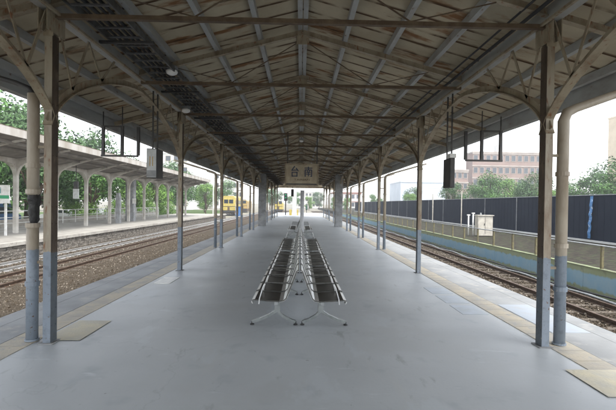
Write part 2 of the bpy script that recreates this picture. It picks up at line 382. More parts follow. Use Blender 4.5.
# track beds
struct('track_bed', MB().add([(-PE+.2,-12,ZB+.02),(-5.2,-12,ZB+.02),(-6.5,-12,ZB+.05),(-12.9,-12,ZB+.02),(-PE+.2,160,ZB+.02),(-5.2,160,ZB+.02),(-6.5,160,ZB+.05),(-12.9,160,ZB+.02)],[(0,1,5,4),(1,2,6,5),(2,3,7,6)]), BALL)
struct('track_bed', MB().box(PE-.2, -12, ZB-.1, 9.0, 160, ZB+.02), BALL)
random.seed(3)
def stones(n, xr, yr, name):
    b = MB()
    for i in range(n):
        y = yr[0]+(yr[1]-yr[0])*random.random()**1.5; x = random.uniform(*xr); r = random.uniform(.018, .048); c = Vector((x, y, ZB+.03+random.random()*.02))
        vs = []
        for dx in ((1,0,0),(-1,0,0),(0,1,0),(0,-1,0),(0,0,1),(0,0,-1)):
            vs.append(c+Vector(dx)*r*random.uniform(.6,1.25)+Vector((random.uniform(-1,1),random.uniform(-1,1),random.uniform(-1,1)))*r*.3)
        b.add(vs, [(0,2,4),(2,1,4),(1,3,4),(3,0,4),(2,0,5),(1,2,5),(3,1,5),(0,3,5)])
    o = b.build(name, STONE); o['kind'] = 'stuff'; o['label'] = 'loose brown and pale ballast stones around the rails'; o['category'] = 'ballast'
stones(15000, (-12.8, -5.3), (6.5, 34), 'ballast_stones')
stones(9000, (5.3, 8.9), (6.0, 34), 'ballast_stones')
def rail_prof(x, z):  # flat-bottom rail
    return [(x-.055,z),(x+.055,z),(x+.055,z+.012),(x+.012,z+.03),(x+.012,z+.09),(x+.033,z+.10),(x+.033,z+.13),(x-.033,z+.13),(x-.033,z+.10),(x-.012,z+.09),(x-.012,z+.03),(x-.055,z+.012)]
def track(xa, xb, ma, mb_, label, nsl=60, y0=6.0):
    t = thing('railway_track', label, 'track', ((xa+xb)/2, y0, ZB+.02))
    for x, m in ((xa, ma), (xb, mb_)): MB().prism(rail_prof(x, ZB+.03), -12, 150).build('rail', m, t)
    for i in range(nsl):
        y = y0+i*.7; MB().box(min(xa,xb)-.42, y, ZB-.05, max(xa,xb)+.42, y+.2, ZB+.052).build('sleeper', SLEEP, t)
track(-8.95, -10.02, RAILM, RAILM, 'rusty railway track in brown ballast, nearest to the left platform edge')
track(-10.9, -11.97, RAILS, RAILS, 'railway track with bright worn rails beside the far stone platform wall')
track(7.15, 8.22, RAILM, RAILM, 'rusty railway track between right platform edge and the painted wall')
# cables at the foot of the right wall
for k, (x, z, a) in enumerate(((8.62, ZB+.09, .04), (8.75, ZB+.17, .05), (8.84, ZB+.07, .03))):
    pts = [(x+a*math.sin(y*.9+k), y, z+.03*math.sin(y*1.7+2*k)) for y in [6+i*.5 for i in range(120)]]
    solo('trackside_cable', MB().tube(pts, .035-.006*k, 6), (GREY, CABLE, GREY)[k], ('thick grey cable lying in ballast beside right track','black cable sagging along the foot of the painted wall','thin grey cable pressed against the foot of the painted wall')[k], 'cable', (x, 6, z), smooth=True)

# ------------------------------------------------------------ our canopy
canopy = thing('platform_canopy', 'long old steel canopy with rust-streaked pale roof over the grey platform', 'canopy', (0, Y0, 0))
SL = .27
def zr(x): return 4.54-SL*abs(x)       # underside of rafters
CX = 2.81
ST = 5.0; YC0 = 4.67
# roof sheets
for s in (-1, 1):
    b = MB(); ny = int((Y1-Y0)/BW)
    k0 = math.floor(Y0/BW)
    for i in range(ny):
        ya = (k0+i)*BW; yb = ya+BW; o = 0.0
        X0, X1 = 0.0, s*4.42; za = 4.79; zb = 4.79-SL*4.42
        b.add([(X0,ya,za),(X1,ya,zb),(X1,yb,zb-.035),(X0,yb,za-.035),(X0,ya,za+.03),(X1,ya,zb+.03),(X1,yb,zb+.03),(X0,yb,za+.03)],
              [(0,1,2,3),(4,5,6,7),(0,1,5,4),(2,3,7,6),(1,2,6,5)])
    b.build('roof_sheeting', CEIL, canopy)
# purlins
for x in (.045, .74, 1.49, 2.23, 3.62, 4.30):
    for s in (-1, 1):
        X = s*x; z = 4.645-SL*x
        MB().box(X-.038, Y0, z, X+.038, Y1, z+.008).box(X-s*.038, Y0, z+.008, X-s*.030, Y1, z+.115).build('purlin', PURL, canopy)
# fascia and gutters
for s in (-1, 1):
    MB().box(s*4.425, Y0, 3.27, s*4.45, Y1, 3.66).build('fascia', PURL, canopy)
    g = MB().strip([(s*4.52, Y0, 3.33), (s*4.52, Y1, 3.33)], .12, .11).build('gutter', GREY, canopy)
    h = MB()
    for i in range(24):
        y = YC0-7.5+i*2.5; h.bar((s*4.452, y, 3.60), (s*4.57, y, 3.39), .03, .012)
    h.build('gutter_hanger', DARK, g)
# trusses
ty = [YC0+2.5*i for i in range(-4, 20)]
for y in ty:
    b = MB()
    for s in (-1, 1):
        b.bar((0, y, zr(0)+.045), (s*4.36, y, zr(4.36)+.045), .010, .088)
        b.bar((0, y, zr(0)-.001), (s*4.36, y, zr(4.36)-.001), .075, .010)
    t = b.build('roof_truss', STEEL, canopy)
    MB().bar((-CX+.03, y, 3.66), (CX-.03, y, 3.66), .055, .05).build('tie_bar', RUST, t)
    d2 = MB()
    for s in (-1, 1):
        d2.bar((s*1.22, y, 3.69), (s*.06, y, 4.42), .014, .014); d2.bar((s*1.22, y, 3.69), (s*2.2, y, 3.93), .012, .012)
    d2.build('diagonal_rod', RUST, t)
    MB().box(-.11, y-.016, 4.37, .11, y-.008, 4.56).build('gusset_plate', STEEL, t)
# longitudinal girders
for s in (-1, 1):
    X = s*CX
    g = MB().box(X-.02, Y0, 3.70, X-.008, Y1, 3.90).box(X-.055, Y0, 3.688, X+.055, Y1, 3.699).build('girder', PURL, canopy)
    MB().box(X+s*.06-.03, Y0, 3.80, X+s*.06+.03, Y1, 3.86).build('angle_bar', STEEL, g)
    MB().box(X-s*.10-.016, Y0, 3.655, X-s*.10+.016, Y1, 3.685).build('flange', STEEL, g)
# arches and lattice, one per bay and side
def arch_z(dx):
    u = min(1, max(0, 1-dx/2.5)); return 2.50+1.0*(1-u**1.55)**(1/1.55)
bays = [YC0+ST*k for k in range(-2, 9)]
for s in (-1, 1):
    X = s*CX
    for y in bays:
        pts = []
        for i in range(29):
            t = (1-math.cos(math.pi*i/28))/2*5.0; dx = min(t, 5-t); pts.append((X, y+t, arch_z(dx)))
        pts[0] = (X, y+.07, 2.44); pts[-1] = (X, y+4.93, 2.44)
        a = MB().strip(pts, .10, .014).strip([(p[0], p[1], p[2]+.045) for p in pts], .012, .08).build('arch_brace', STEEL, canopy)
        L = MB()
        seq = [.10, .42, .80, 1.15, 1.55]
        for sg in (0, 1):
            Pp = None
            for j, dx in enumerate(seq):
                z = 3.69 if j % 2 == 0 else arch_z(dx)+.05
                p = (X, y+(dx if sg == 0 else 5-dx), z)
                if Pp: L.bar(Pp, p, .035, .012, (1,0,0))
                Pp = p
            L.build('lattice', STEEL, a); L = MB()
# columns, piers
def column(X, y):
    s = 1 if X > 0 else -1
    c = MB().box(X-.042, y-.06, 0.012, X+.042, y-.051, 3.70).box(X-.042, y+.051, 0.012, X+.042, y+.06, 3.70).box(X-.005, y-.051, 0.012, X+.005, y+.051, 3.70)
    for z in [.35+.42*i for i in range(8)]:
        c.box(X-.040, y-.0505, z, X-.030, y+.0505, z+.05)
        c.box(X+.030, y-.0505, z, X+.040, y+.0505, z+.05)
    c = c.build('column', COLM, canopy)
    MB().box(X-s*.0425, y-.0598, .013, X-s*.0455, y+.0598, 3.44).build('inner_shade_plate', INNER_SHADE, c)  # thin added plate carrying the painted shade of the column's inner side
    MB().box(X-.08, y-.09, 0.002, X+.08, y+.09, .010).build('base_plate', PIER, c)
    rv = MB()
    for i in range(17):
        zz = .2+i*.19
        for yy in (-.035, .035): rv.box(X-s*.0455, y+yy-.007, zz-.007, X-s*.051, y+yy+.007, zz+.007)
    rv.build('rivets', INNER_SHADE, c)
    k = MB().box(X-.055, y-.067, 3.42, X+.055, y-.0605, 3.72).box(X-.052, y-.17, 3.46, X-.0425, y+.17, 3.687).box(X+.0425, y-.17, 3.46, X+.052, y+.17, 3.687)
    for zz in (3.47, 3.54, 3.61, 3.68):
        for xx in (-.035, .035): k.box(X+xx-.008, y-.074, zz-.008, X+xx+.008, y-.067, zz+.008)
    k.build('bracket', STEEL, c)
def pipe(X, y, r, straight=False):
    s = 1 if X > 0 else -1
    XP = s*(abs(X)+.215)
    if straight and s < 0:
        P = [(XP, y, 1.66), (XP, y, 2.0), (XP, y, 2.4), (XP, y, 2.70), (XP, y, 2.80)]
    elif straight:
        P = [(XP, y, .01), (XP, y, 2.60), (XP+s*.04, y, 2.70), (XP+s*.14, y, 2.75), (s*4.50, y, 3.24)]
    else:
        P = [(XP, y, .01), (XP, y, 2.55), (XP+s*.03, y, 2.64), (XP+s*.12, y, 2.70), (s*4.50, y, 3.10)]
    rr = ([r, r, r*.95, r*.8, r*.75] if s > 0 else [r]*5) if straight else [r, r, r*.8, r*.6, r*.6]
    p = MB().tube(P, rr, 14).build('drainpipe', PIPEM, canopy, smooth=True)
    if straight and s < 0: MB().tube([(XP, y, 2.78), (XP+s*.05, y, 2.86), (XP+s*.2, y, 2.92), (s*4.5, y, 3.28)], .028, 8).build('branch_pipe', DARK, p, smooth=True)
    if straight and s < 0: MB().tube([(XP, y, .01), (XP, y, 1.33)], r, 14).build('lower_pipe', PIPEM, p, smooth=True)
    for z in ((.0, .62, 1.12, 1.95) if not (straight and s < 0) else (.0, .62, 1.28, 1.66, 1.95)):
        MB().lathe([(r, 0), (r+.012, 0), (r+.012, .05 if z else .02), (r, .05 if z else .02)], (XP, y, z+.012)).build('pipe_collar', PIPEM, p)
    for z in (.9, 2.2):
        MB().bar((X+s*.04, y, z), (XP-s*r*.9, y, z), .03, .03).build('pipe_clip', STEEL, p)
    return p
for k in range(-2, 10):
    y = YC0+ST*k
    for s in (-1, 1):
        if k == 5: continue
        column(s*CX, y)
        if k in (0, 2, 3, 4, 6, 8): 
            pp = pipe(s*CX, y+.03, .062 if k == 0 else .05, k == 0)
            if k == 0 and s == -1:
                vs = []; n = 14; prof = [(.030,1.33),(.048,1.37),(.044,1.42),(.052,1.46),(.050,1.52),(.058,1.58),(.062,1.62),(.055,1.665)]
                o = MB(); random.seed(5)
                for (r, z) in prof:
                    for q in range(n):
                        an = 2*math.pi*q/n; r2 = r*random.uniform(.82, 1.2); o.v.append((-CX-.215+.012+r2*math.cos(an), y+.03+r2*math.sin(an), z+random.uniform(-.01,.01)))
                for i in range(len(prof)-1):
                    for q in range(n): a0 = i*n+q; a1 = i*n+(q+1)%n; o.f.append((a0,a1,a1+n,a0+n))
                ob = o.build('plastic_wrap', BLACK, pp, smooth=True); ob['label'] = 'crumpled black plastic wrapped round the pipe'
for s in (-1, 1):
    y = 29.2
    MB().box(s*2.45, y-.26, .0, s*2.97, y+.26, 3.685).build('pier', PIER, canopy, bevel=.015)
# end gable boards of the canopy
b = MB().prism([(-4.4, 3.36), (-CX, 3.60), (CX, 3.60), (4.4, 3.36), (4.4, 3.60), (0, 4.78), (-4.4, 3.60)], Y1-.03, Y1)
b.build('gable_board', CEIL, canopy)

# ------------------------------------------------------------ cable tray, conduits, lamps
tray = thing('cable_tray', 'grey ladder cable tray hung under the left side of the canopy roof', 'cable tray', (-2.4, Y0, 3.86))
for x in (-2.16, -2.64): MB().box(x-.012, Y0+1, 3.80, x+.012, Y1-2, 3.89).build('side_rail', TRAY, tray)
b = MB()
for i in range(190):
    y = Y0+1.1+i*.30; b.box(-2.63, y, 3.81, -2.17, y+.035, 3.83)
o = b.build('rungs', TRAY, tray); o['kind'] = 'stuff'
for x, r in ((-2.3, .022), (-2.38, .018), (-2.47, .025), (-2.55, .016)):
    MB().tube([(x+.02*math.sin(y*.8+x*9), y, 3.855+.004*math.sin(y)) for y in [Y0+1+i for i in range(58)]], r, 6).build('cable', CABLE, tray, smooth=True)
for i in range(20):
    y = YC0-5+i*2.5+1.0; MB().box(-2.78, y, 3.765, -2.04, y+.05, 3.797).build('support_bar', DARK, tray)
def conduit(pts, r, lab, m=CABLE): solo('conduit', MB().tube(pts, r, 6), m, lab, 'conduit', pts[0], smooth=True)
conduit([(2.62, Y0+1, 3.80), (2.62, 50, 3.80)], .022, 'black conduit running along the inside of the right roof girder')
conduit([(2.52, Y0+1, 3.86), (2.52, 50, 3.86)], .014, 'thin black wire running just inside the black conduit on the right')
def dome(x, y, z, lab):
    t = thing('ceiling_lamp', lab, 'lamp', (x, y, z), 'round white lamps under the canopy')
    MB().lathe([(0, 0), (.055, -.0), (.09, -.02), (.10, -.045), (.085, -.075), (.05, -.095), (0, -.10)], (x, y, z)).build('globe', LAMPG, t, smooth=True)
    MB().lathe([(0, .04), (.10, .04), (.11, .0), (0, .0)], (x, y, z+.004)).build('lamp_base', GREY, t)
    MB().tube([(x, y, z+.04), (x, y, z+.12)], .012, 6).build('stem', DARK, t)
dome(-2.22, 7.05, 3.86, 'round white lamp beside the cable tray, nearest of the ceiling lamps')
dome(-2.62, 9.35, 3.72, 'round white lamp beside the second left column under the cable tray')
dome(0, 17.3, 4.30, 'small round white lamp under the ridge behind the hanging station sign')

# ------------------------------------------------------------ hanging signs
sg = thing('station_name_sign', 'cream hanging station sign reading 台南 in navy over the middle of the platform', 'sign', (0.03, 12.17, 2.12))
b = MB().box(-.45, 12.12, 2.16, .49, 12.22, 2.76); b.build('sign_board', SIGNM, sg, bevel=.008)
fr = MB()
for (a, c, e, f) in ((-.475, 2.76, .515, 2.79), (-.475, 2.13, .515, 2.16), (-.475, 2.16, -.45, 2.76), (.49, 2.16, .515, 2.76)): fr.box(a, 12.10, c, e, 12.24, f)
fr.build('sign_frame', STEEL, sg)
MB().box(-.43, 12.105, 2.165, .47, 12.119, 2.20).build('light_strip', DARK, sg)
for x in (-.40, .47): MB().box(x-.015, 12.155, 2.79, x+.015, 12.185, 3.66+.06).build('hanger_rod', DARK, sg)
def tryglyph(parent, ch, x, y, z, wdt, hgt, m, nm='character'):
    """characters drawn stroke by stroke with bars on a unit grid"""
    G = {'台': [((.50,1.0),(.20,.66),.13),((.18,.62),(.86,.66),.12),((.70,.84),(.92,.58),.12),((.22,.44),(.80,.44),.11),((.22,.46),(.22,.0),.12),((.80,.46),(.80,.0),.12),((.22,.06),(.80,.06),.11)],
         '南': [((.08,.86),(.92,.86),.11),((.50,1.0),(.50,.68),.12),((.12,.68),(.88,.68),.11),((.12,.70),(.12,.0),.12),((.88,.70),(.88,.02),.12),((.88,.04),(.76,.06),.10),((.36,.60),(.42,.50),.09),((.64,.60),(.58,.50),.09),((.28,.44),(.72,.44),.09),((.26,.26),(.74,.26),.09),((.50,.44),(.50,.04),.10)]}
    b = MB(); 
    for i, (p, q, t) in enumerate(G[ch]):
        P = Vector((x-wdt/2+p[0]*wdt, y-.0006*i, z-hgt/2+p[1]*hgt)); Q = Vector((x-wdt/2+q[0]*wdt, y-.0006*i, z-hgt/2+q[1]*hgt))
        d_ = (Q-P).normalized()*t*wdt*.35
        b.bar(P-d_, Q+d_, .004, t*wdt, (0,0,1) if abs((Q-P).x) > 1e-4 else (1,0,0)) if abs((Q-P).x) > 1e-4 else b.box(P.x-t*wdt/2, P.y-.002, min(P.z,Q.z), P.x+t*wdt/2, P.y+.002, max(P.z,Q.z))
    return b.build(nm, m, parent)
tryglyph(sg, '台', -.19, 12.112, 2.55, .25, .30, NAVY)
tryglyph(sg, '南', .22, 12.112, 2.55, .25, .30, NAVY)
text_mesh('lettering', 'TAINAN', .09, RUST, sg, (.03, 12.116, 2.315), fit=(.46, .055))

def hanging_box(X, y, lab, s, fw, front, cat='sign', zb=2.05):
    t = thing('hanging_sign_box', lab, cat, (X, y, 2.05))
    MB().box(X-fw/2, y, zb, X+fw/2, y+.36, zb+.55).build('housing', DARK, t, bevel=.006)
    MB().box(X-fw/2+.008, y-.006, zb+.01, X+fw/2-.008, y-.001, zb+.535).build('front_panel', front, t)
    for dy in (.06, .30):
        MB().box(X-.012, y+dy-.012, zb+.55, X+.012, y+dy+.012, 3.69).build('hanger_rod', DARK, t)
    return t
hb = hanging_box(-2.80, 7.75, 'narrow pale sign box with ochre strokes hanging by rods on the left', -1, .19, GREYSIGN)
MB().box(-2.835, 7.742, 2.27, -2.82, 7.7435, 2.45).box(-2.785, 7.742, 2.27, -2.77, 7.7435, 2.45).build('marking', OCHRE, hb)
MB().box(-2.885, 7.741, 2.07, -2.715, 7.743, 2.19).build('lower_band', PIER, hb)
hb = hanging_box(2.80, 7.55, 'narrow dark sign box with white cap hanging by rods on the right', 1, .09, DARK, zb=1.94)
MB().box(2.74, 7.53, 2.492, 2.86, 7.70, 2.57).build('cap', WHITE, hb)
def empty_frame(s, y, lab):
    xs = (3.46, 3.80, 4.20); X = [s*v for v in xs]
    t = thing('empty_sign_frame', lab, 'sign frame', (X[1], y, 2.62), 'empty metal sign frames under the eaves')
    z0, z1 = 2.58, 3.20
    for i, x in enumerate(X): MB().box(x-.026, y-.03, z0, x+.026, y+.03, z1 if i != 0 else z1-.02).build('upright', DARK, t)
    MB().bar((X[1]+s*.027, y, z1-.012), (X[2]-s*.027, y, z1-.012), .04, .035).build('top_bar', DARK, t)
    MB().bar((X[0], y, z0-.014), (X[2]+s*.04, y, z0-.014), .05, .035).build('bottom_bar', DARK, t)
    for x in (X[1], X[2]): MB().box(x-.008, y-.008, z1, x+.008, y+.008, 3.50+(.11 if x == X[1] else 0)).build('hanger_rod', DARK, t)
empty_frame(-1, 8.8, 'empty grey metal sign frame hanging under the left eave')
empty_frame(1, 8.6, 'empty grey metal sign frame hanging under the right eave')

ARMD = mat('armrest_dark', (.10, .10, .095), (.07, .07, .065), 20, .4, metal=.6)
LEGM = mat('cast_aluminium', (.30, .32, .32), (.22, .24, .24), 9, .35, metal=.7)
# ------------------------------------------------------------ benches
prof = [(-.232,.395),(-.246,.415),(-.240,.435),(-.205,.445),(-.05,.432),(.09,.424),(.14,.432),(.172,.462),(.20,.53),(.235,.62),(.268,.71),(.292,.78),(.308,.80),(.322,.795)]
def shell(y0, y1, prof, m, nm, par, t=.010):
    n = len(prof); P = [Vector((a,0,b)) for a,b in prof]; out = []
    for i in range(n):
        tg = (P[min(i+1,n-1)]-P[max(i-1,0)]).normalized(); out.append(P[i]-Vector((-tg.z,0,tg.x))*t)
    b = MB(); loop = [(p.x,p.z) for p in P]+[(p.x,p.z) for p in reversed(out)]
    k = len(loop)
    vs = [(a,y0,c) for a,c in loop]+[(a,y1,c) for a,c in loop]
    fs = [(i,(i+1)%k,(i+1)%k+k,i+k) for i in range(k)]
    for i in range(n-1): fs += [(i, i+1, k-2-i, k-1-i), (k+i, k+k-1-i, k+k-2-i, k+i+1)]
    b.add(vs, fs); return b.build(nm, m, par)
def make_bench(nm, lab, grp, arms=True, nseat=5, sm=None):
    t = thing(nm, lab, 'bench', (0,0,0), grp)
    p = .56; L = p*nseat
    for i in range(nseat):
        ya = -L/2+i*p+.028; yb = ya+p-.056
        s = shell(ya, yb, prof[3:6], sm or SEATM, 'seat', t)
        shell(ya, yb, prof[:4], CHROME, 'front_edge', s)
        bk = shell(ya, yb, prof[8:12], PERF, 'backrest', t)
        shell(ya, yb, prof[5:9], CHROME, 'lumbar_curve', bk)
        shell(ya, yb, prof[11:], CHROME, 'top_rail', bk)
        for q in (ya-.004, yb+.004): MB().strip([(a, q, c) for a, c in prof[2:]], .007, .012, (0,1,0)).build('side_rim', ARMD, s)
    MB().box(.02, -L/2+.15, .345, .07, L/2-.15, .395).build('beam', GREY, t, bevel=.006)
    ar = range(nseat+1) if arms else (0, nseat)
    for i in ar:
        y = -L/2+i*p
        pts = [(-.15,y,.40),(-.145,y,.46),(-.105,y,.60),(-.085,y,.645),(-.05,y,.66),(.10,y,.655),(.20,y,.648),(.245,y,.640)]
        am = MB().strip(pts[3:], .020, .010, (0,1,0)).build('armrest', ARMD, t)
        MB().strip(pts[:4], .030, .012, (0,1,0)).build('front_strut', CHROME, am)
    for y in (-.9 if nseat > 4 else -.56, .9 if nseat > 4 else .56):
        lg = MB().strip([(.045,y,.345),(.045,y,.19)], .05, .07, (0,1,0)).strip([(.045,y,.20),(-.05,y,.135),(-.18,y,.075),(-.285,y,.045)], .045, .034, (0,1,0)).strip([(.045,y,.20),(.10,y,.135),(.20,y,.075),(.285,y,.045)], .045, .034, (0,1,0)).build('leg', LEGM, t)
        MB().lathe([(0,0),(.028,0),(.028,.012),(.012,.02),(.012,.045),(0,.045)], (-.285,y,.004)).build('foot_pad', BLACK, lg)
        MB().lathe([(0,0),(.028,0),(.028,.012),(.012,.02),(.012,.045),(0,.045)], (.285,y,.004)).build('foot_pad', BLACK, lg)
    return t
BG = 'steel benches standing back to back along the platform centre'
proto = make_bench('steel_bench', '', BG)
proto2 = make_bench('steel_bench', '', BG, arms=False, nseat=6, sm=SEATL)
proto3 = make_bench('steel_bench', '', BG, nseat=4)
spots = [(6.30, 'nearest', proto), (8.92, 'second', proto3), (12.1, 'third', proto2), (20.2, 'farthest', proto)]
used = set()
for (y, word, pr) in spots:
    for s in (-1, 1):
        o = pr if (pr.name not in used) else copy_tree(pr)
        used.add(pr.name)
        o.location = (s*.33, y, 0); o.rotation_euler = (0, 0, 0 if s < 0 else math.pi)
        side = 'left' if s < 0 else 'right'
        o['label'] = {'nearest': 'perforated steel bench nearest the camera, %s one of its back-to-back pair',
                      'second': 'perforated steel bench with armrests directly behind the nearest one, %s side of the row',
                      'third': 'perforated steel bench without inner armrests just before the round post, %s side',
                      'farthest': 'small far steel bench beyond the round post, %s side of the row'}[word] % side
# centre post
PIPEP = mat('post_pale_grey', (.52, .53, .55), (.42, .43, .45), 6, .5)
pt = thing('centre_post', 'plain round grey-white post standing behind the benches below the sign', 'post', (.06, 14.6, 0))
MB().tube([(.06,14.6,.012),(.06,14.6,2.06)], .066, 16).build('shaft', PIPEP, pt, smooth=True)
MB().lathe([(0,.02),(.075,.02),(.075,0),(0,0)], (.06,14.6,2.06)).build('cap', GREY, pt)
MB().box(-.06, 14.48, .002, .18, 14.72, .012).build('base_plate', GREY, pt)

# ------------------------------------------------------------ far left platform and canopy
FZ = -.35; FX = -13.0
struct('far_platform', MB().box(FX-.25, -12, ZB-.1, -21, 72, FZ), PFAR)
b = MB(); random.seed(11)
for i in range(72):
    y = -12+i*1.17; b.box(FX-.252, y+.006, FZ-.14, FX+.06, y+1.164, FZ+.02)
struct('far_platform_kerb', b, CONC)
# stones of the wall
b = MB(); zz = ZB
rows = [.16, .15, .16, .14]
for h in rows:
    y = -12+random.random()*.3
    while y < 72:
        L = random.uniform(.25, .55); o_ = random.uniform(0, .035); b.box(FX-.26, y+.008, zz+.006, FX-.045+o_, min(y+L,72)-.008, zz+h-.006); y += L
    zz += h
struct('far_platform_wall', b, STW)
fc = thing('far_platform_canopy', 'pale concrete canopy with butterfly roof on flared columns over the far left platform', 'canopy', (-16.7, 12, FZ))
CFY = [24.4+3.95*k for k in range(-4, 10)]
ES = -13.5; YE = 61.5; YS = 6
# fascia outer, roof slab
def fz(x): return 4.02+.19*abs(x+16.7)      # soffit
def prof_slab(x0, x1, t): return [(x0, fz(x0)), (x1, fz(x1)), (x1, fz(x1)+t), (x0, fz(x0)+t)]
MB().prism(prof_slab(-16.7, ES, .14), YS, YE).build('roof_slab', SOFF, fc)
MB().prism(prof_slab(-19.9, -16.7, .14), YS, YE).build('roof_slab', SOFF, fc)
MB().box(ES+.002, YS, 4.58, ES+.12, YE, 4.96).build('fascia', mat('fascia_plaster', (.42, .40, .37), (.30, .27, .23), 1.2, .8, stretch=(1, 1, .2)), fc)
MB().box(ES-.3, YS, 4.962, ES+.13, YE, 4.985).build('coping', RUST, fc)
MB().box(-20.02, YS, 4.58, -19.902, YE, 4.96).build('fascia', CONC, fc)
MB().box(-16.82, YS, 3.78, -16.58, YE, fz(-16.7)-.003).build('long_beam', FCOL, fc)
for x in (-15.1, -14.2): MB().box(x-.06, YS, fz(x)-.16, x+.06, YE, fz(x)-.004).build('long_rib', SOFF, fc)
for y in CFY:
    c = MB().prism([(-16.81, FZ), (-16.59, FZ), (-16.59, 3.05), (-16.53, 3.3), (-16.38, 3.56), (-16.05, 3.80), (-15.2, 4.12), (-14.3, 4.38), (-13.6, 4.51), (-13.6, 4.60), (-15.2, 4.28), (-16.7, 4.0),
                 (-18.2, 4.28), (-19.8, 4.6), (-19.8, 4.51), (-19.1, 4.38), (-18.2, 4.12), (-17.35, 3.80), (-17.02, 3.56), (-16.87, 3.3), (-16.81, 3.05)], y-.10, y+.10).build('column', FCOL, fc)
    MB().prism([(y-.9, 3.778), (y-.4, 3.66), (y-.2, 3.4), (y-.12, 3.1), (y-.101, 2.9), (y-.101, 3.778)], -16.80, -16.60, 'x').prism([(y+.9, 3.778), (y+.4, 3.66), (y+.2, 3.4), (y+.12, 3.1), (y+.101, 2.9), (y+.101, 3.778)], -16.80, -16.60, 'x').build('haunch', FCOL, c)
MB().box(-17.3, 40.9, FZ, -16.5, 41.5, 3.77).build('wide_pier', PIER, fc)
MB().box(-16.55, 40.7, 1.4, -16.2, 40.74, 1.9).build('notice', WHITE, fc)
solo('concrete_post', MB().prism([(-16.35,FZ),(-15.98,FZ),(-15.98,1.8),(-16.06,2.35),(-16.27,2.35),(-16.35,1.8)], 36.6, 36.95), PIER, 'short grey concrete post on the far platform between flared columns', 'post', (-16.15, 36.8, FZ))
# station board on the far platform
fb = thing('station_board', 'white station name board with green stripe on posts, far platform at the left edge', 'sign', (-16.6, 22.5, FZ))
MB().box(-18.6, 22.5, 1.42, -15.75, 22.56, 2.40).build('board', WHITE, fb, bevel=.01)
MB().box(-18.59, 22.492, 1.66, -15.76, 22.499, 1.84).build('green_stripe', GREENS, fb)
for x in (-18.3, -16.05): MB().box(x-.05, 22.62, FZ, x+.05, 22.70, 1.9).build('post', WHITE, fb)
tryglyph(fb, '台', -17.0, 22.494, 2.12, .34, .34, TEAL)
tryglyph(fb, '南', -16.35, 22.494, 2.12, .34, .34, TEAL)
# hanging placard on the far canopy
hp = thing('hanging_placard', 'small pale pink placard hanging under the far canopy between columns', 'sign', (-16.1, 29.8, 1.9))
MB().box(-16.35, 29.8, 1.75, -15.95, 29.86, 2.45).build('board', GREYSIGN, hp); MB().box(-16.3, 29.78, 2.46, -16.0, 29.9, 3.0).build('holder', DARK, hp); MB().box(-16.17, 29.82, 3.0, -16.13, 29.86, 4.12).build('hanger_rod', DARK, hp)
# fence behind the far platform
def railing(name, x, y0, y1, n, z0, h, m, lab, rails=(1.0, .5), pm=None, r=.03):
    t = thing(name, lab, 'railing', (x, y0, z0))
    for f in rails: MB().tube([(x,y0,z0+h*f),(x,y1,z0+h*f)], r, 8).build('rail', m, t, smooth=True)
    for i in range(n):
        y = y0+(y1-y0)*i/(n-1); MB().box(x-.035, y-.035, z0, x+.035, y+.035, z0+h-.0).build('post', pm or m, t)
    return t
railing('platform_railing', -20.6, 8, 60, 27, FZ, 1.15, WHITE, 'white railing along the back of the far platform', (1.0, .6, .25))
solo('back_wall', MB().box(-22.2, 6, -1.1, -22.0, 64, .1), CONC, 'low grey concrete wall behind the far platform railing', 'wall', (-22.1, 6, -1.1))

# cars behind
def make_car(m, lab, loc, rz):
    t = thing('parked_car', lab, 'car', (0,0,0), 'cars parked behind the far platform')
    body = [(-2.1,.35),(-2.15,.7),(-1.95,.86),(-1.3,.93),(-.75,1.38),(.75,1.42),(1.35,1.0),(2.0,.86),(2.12,.6),(2.1,.32)]
    b = MB(); k = len(body)
    vs = []
    for yy, sc_ in ((-.84,1),(-.60,0),(.60,0),(.84,1)):
        for a, c in body:
            z = c if (not sc_ or c < .95) else .93
            vs.append((a, yy, z))
    b.add(vs, [(i+j*k, (i+1)%k+j*k, (i+1)%k+(j+1)*k, i+(j+1)*k) for j in range(3) for i in range(k)]+[tuple(range(k)), tuple(range(4*k-1,3*k-1,-1))])
    b.build('body', m, t)
    MB().prism([(-1.2,.96),(-.72,1.33),(.7,1.36),(1.2,1.0)], -.80, .80).build('window', GLASS, t)
    for x in (-1.3, 1.3):
        for y in (-.78, .78):
            wv = MB(); n = 16
            wv.tube([(x,y-.1,.31),(x,y+.1,.31)], .31, n); wo = wv.build('wheel', TYRE, t)
            MB().tube([(x,y-.105,.31),(x,y+.105,.31)], .18, 12).build('rim', GREY, wo)
    t.location = loc; t.rotation_euler = (0,0,rz); return t
def make_van(m, lab, loc, rz):
    t = thing('parked_van', lab, 'van', (0,0,0))
    MB().prism([(-2.4,.4),(-2.4,2.1),(-2.3,2.2),(1.3,2.2),(1.9,1.3),(2.4,1.1),(2.45,.4)], -.9, .9).build('body', m, t, bevel=.05)
    for (a, c) in ((-2.1,-1.0),(-.9,.1),(.2,1.2)): MB().box(a, -.912, 1.3, c, -.901, 1.9).box(a, .901, 1.3, c, .912, 1.9).build('window', GLASS, t)
    for x in (-1.5, 1.6):
        for y in (-.84, .84): MB().tube([(x,y-.1,.34),(x,y+.1,.34)], .34, 16).build('wheel', TYRE, t)
    t.location = loc; t.rotation_euler = (0,0,rz); return t
LG = -.95
make_van(CARB, 'dark navy van parked behind the station name board', (-27, 31.5, LG), R(10))
make_van(BLUE, 'dark blue van parked behind the far railing, right of the navy van', (-27.5, 37.5, LG), R(95))
make_car(CARW, 'white car parked under trees, leftmost behind the far platform', (-30, 52, LG), R(15))
make_car(CARW, 'white car parked under trees near the short concrete post', (-31, 66, LG), R(80))
make_car(CARW, 'white car parked under trees near the wide grey pier', (-30, 78, LG), R(20))

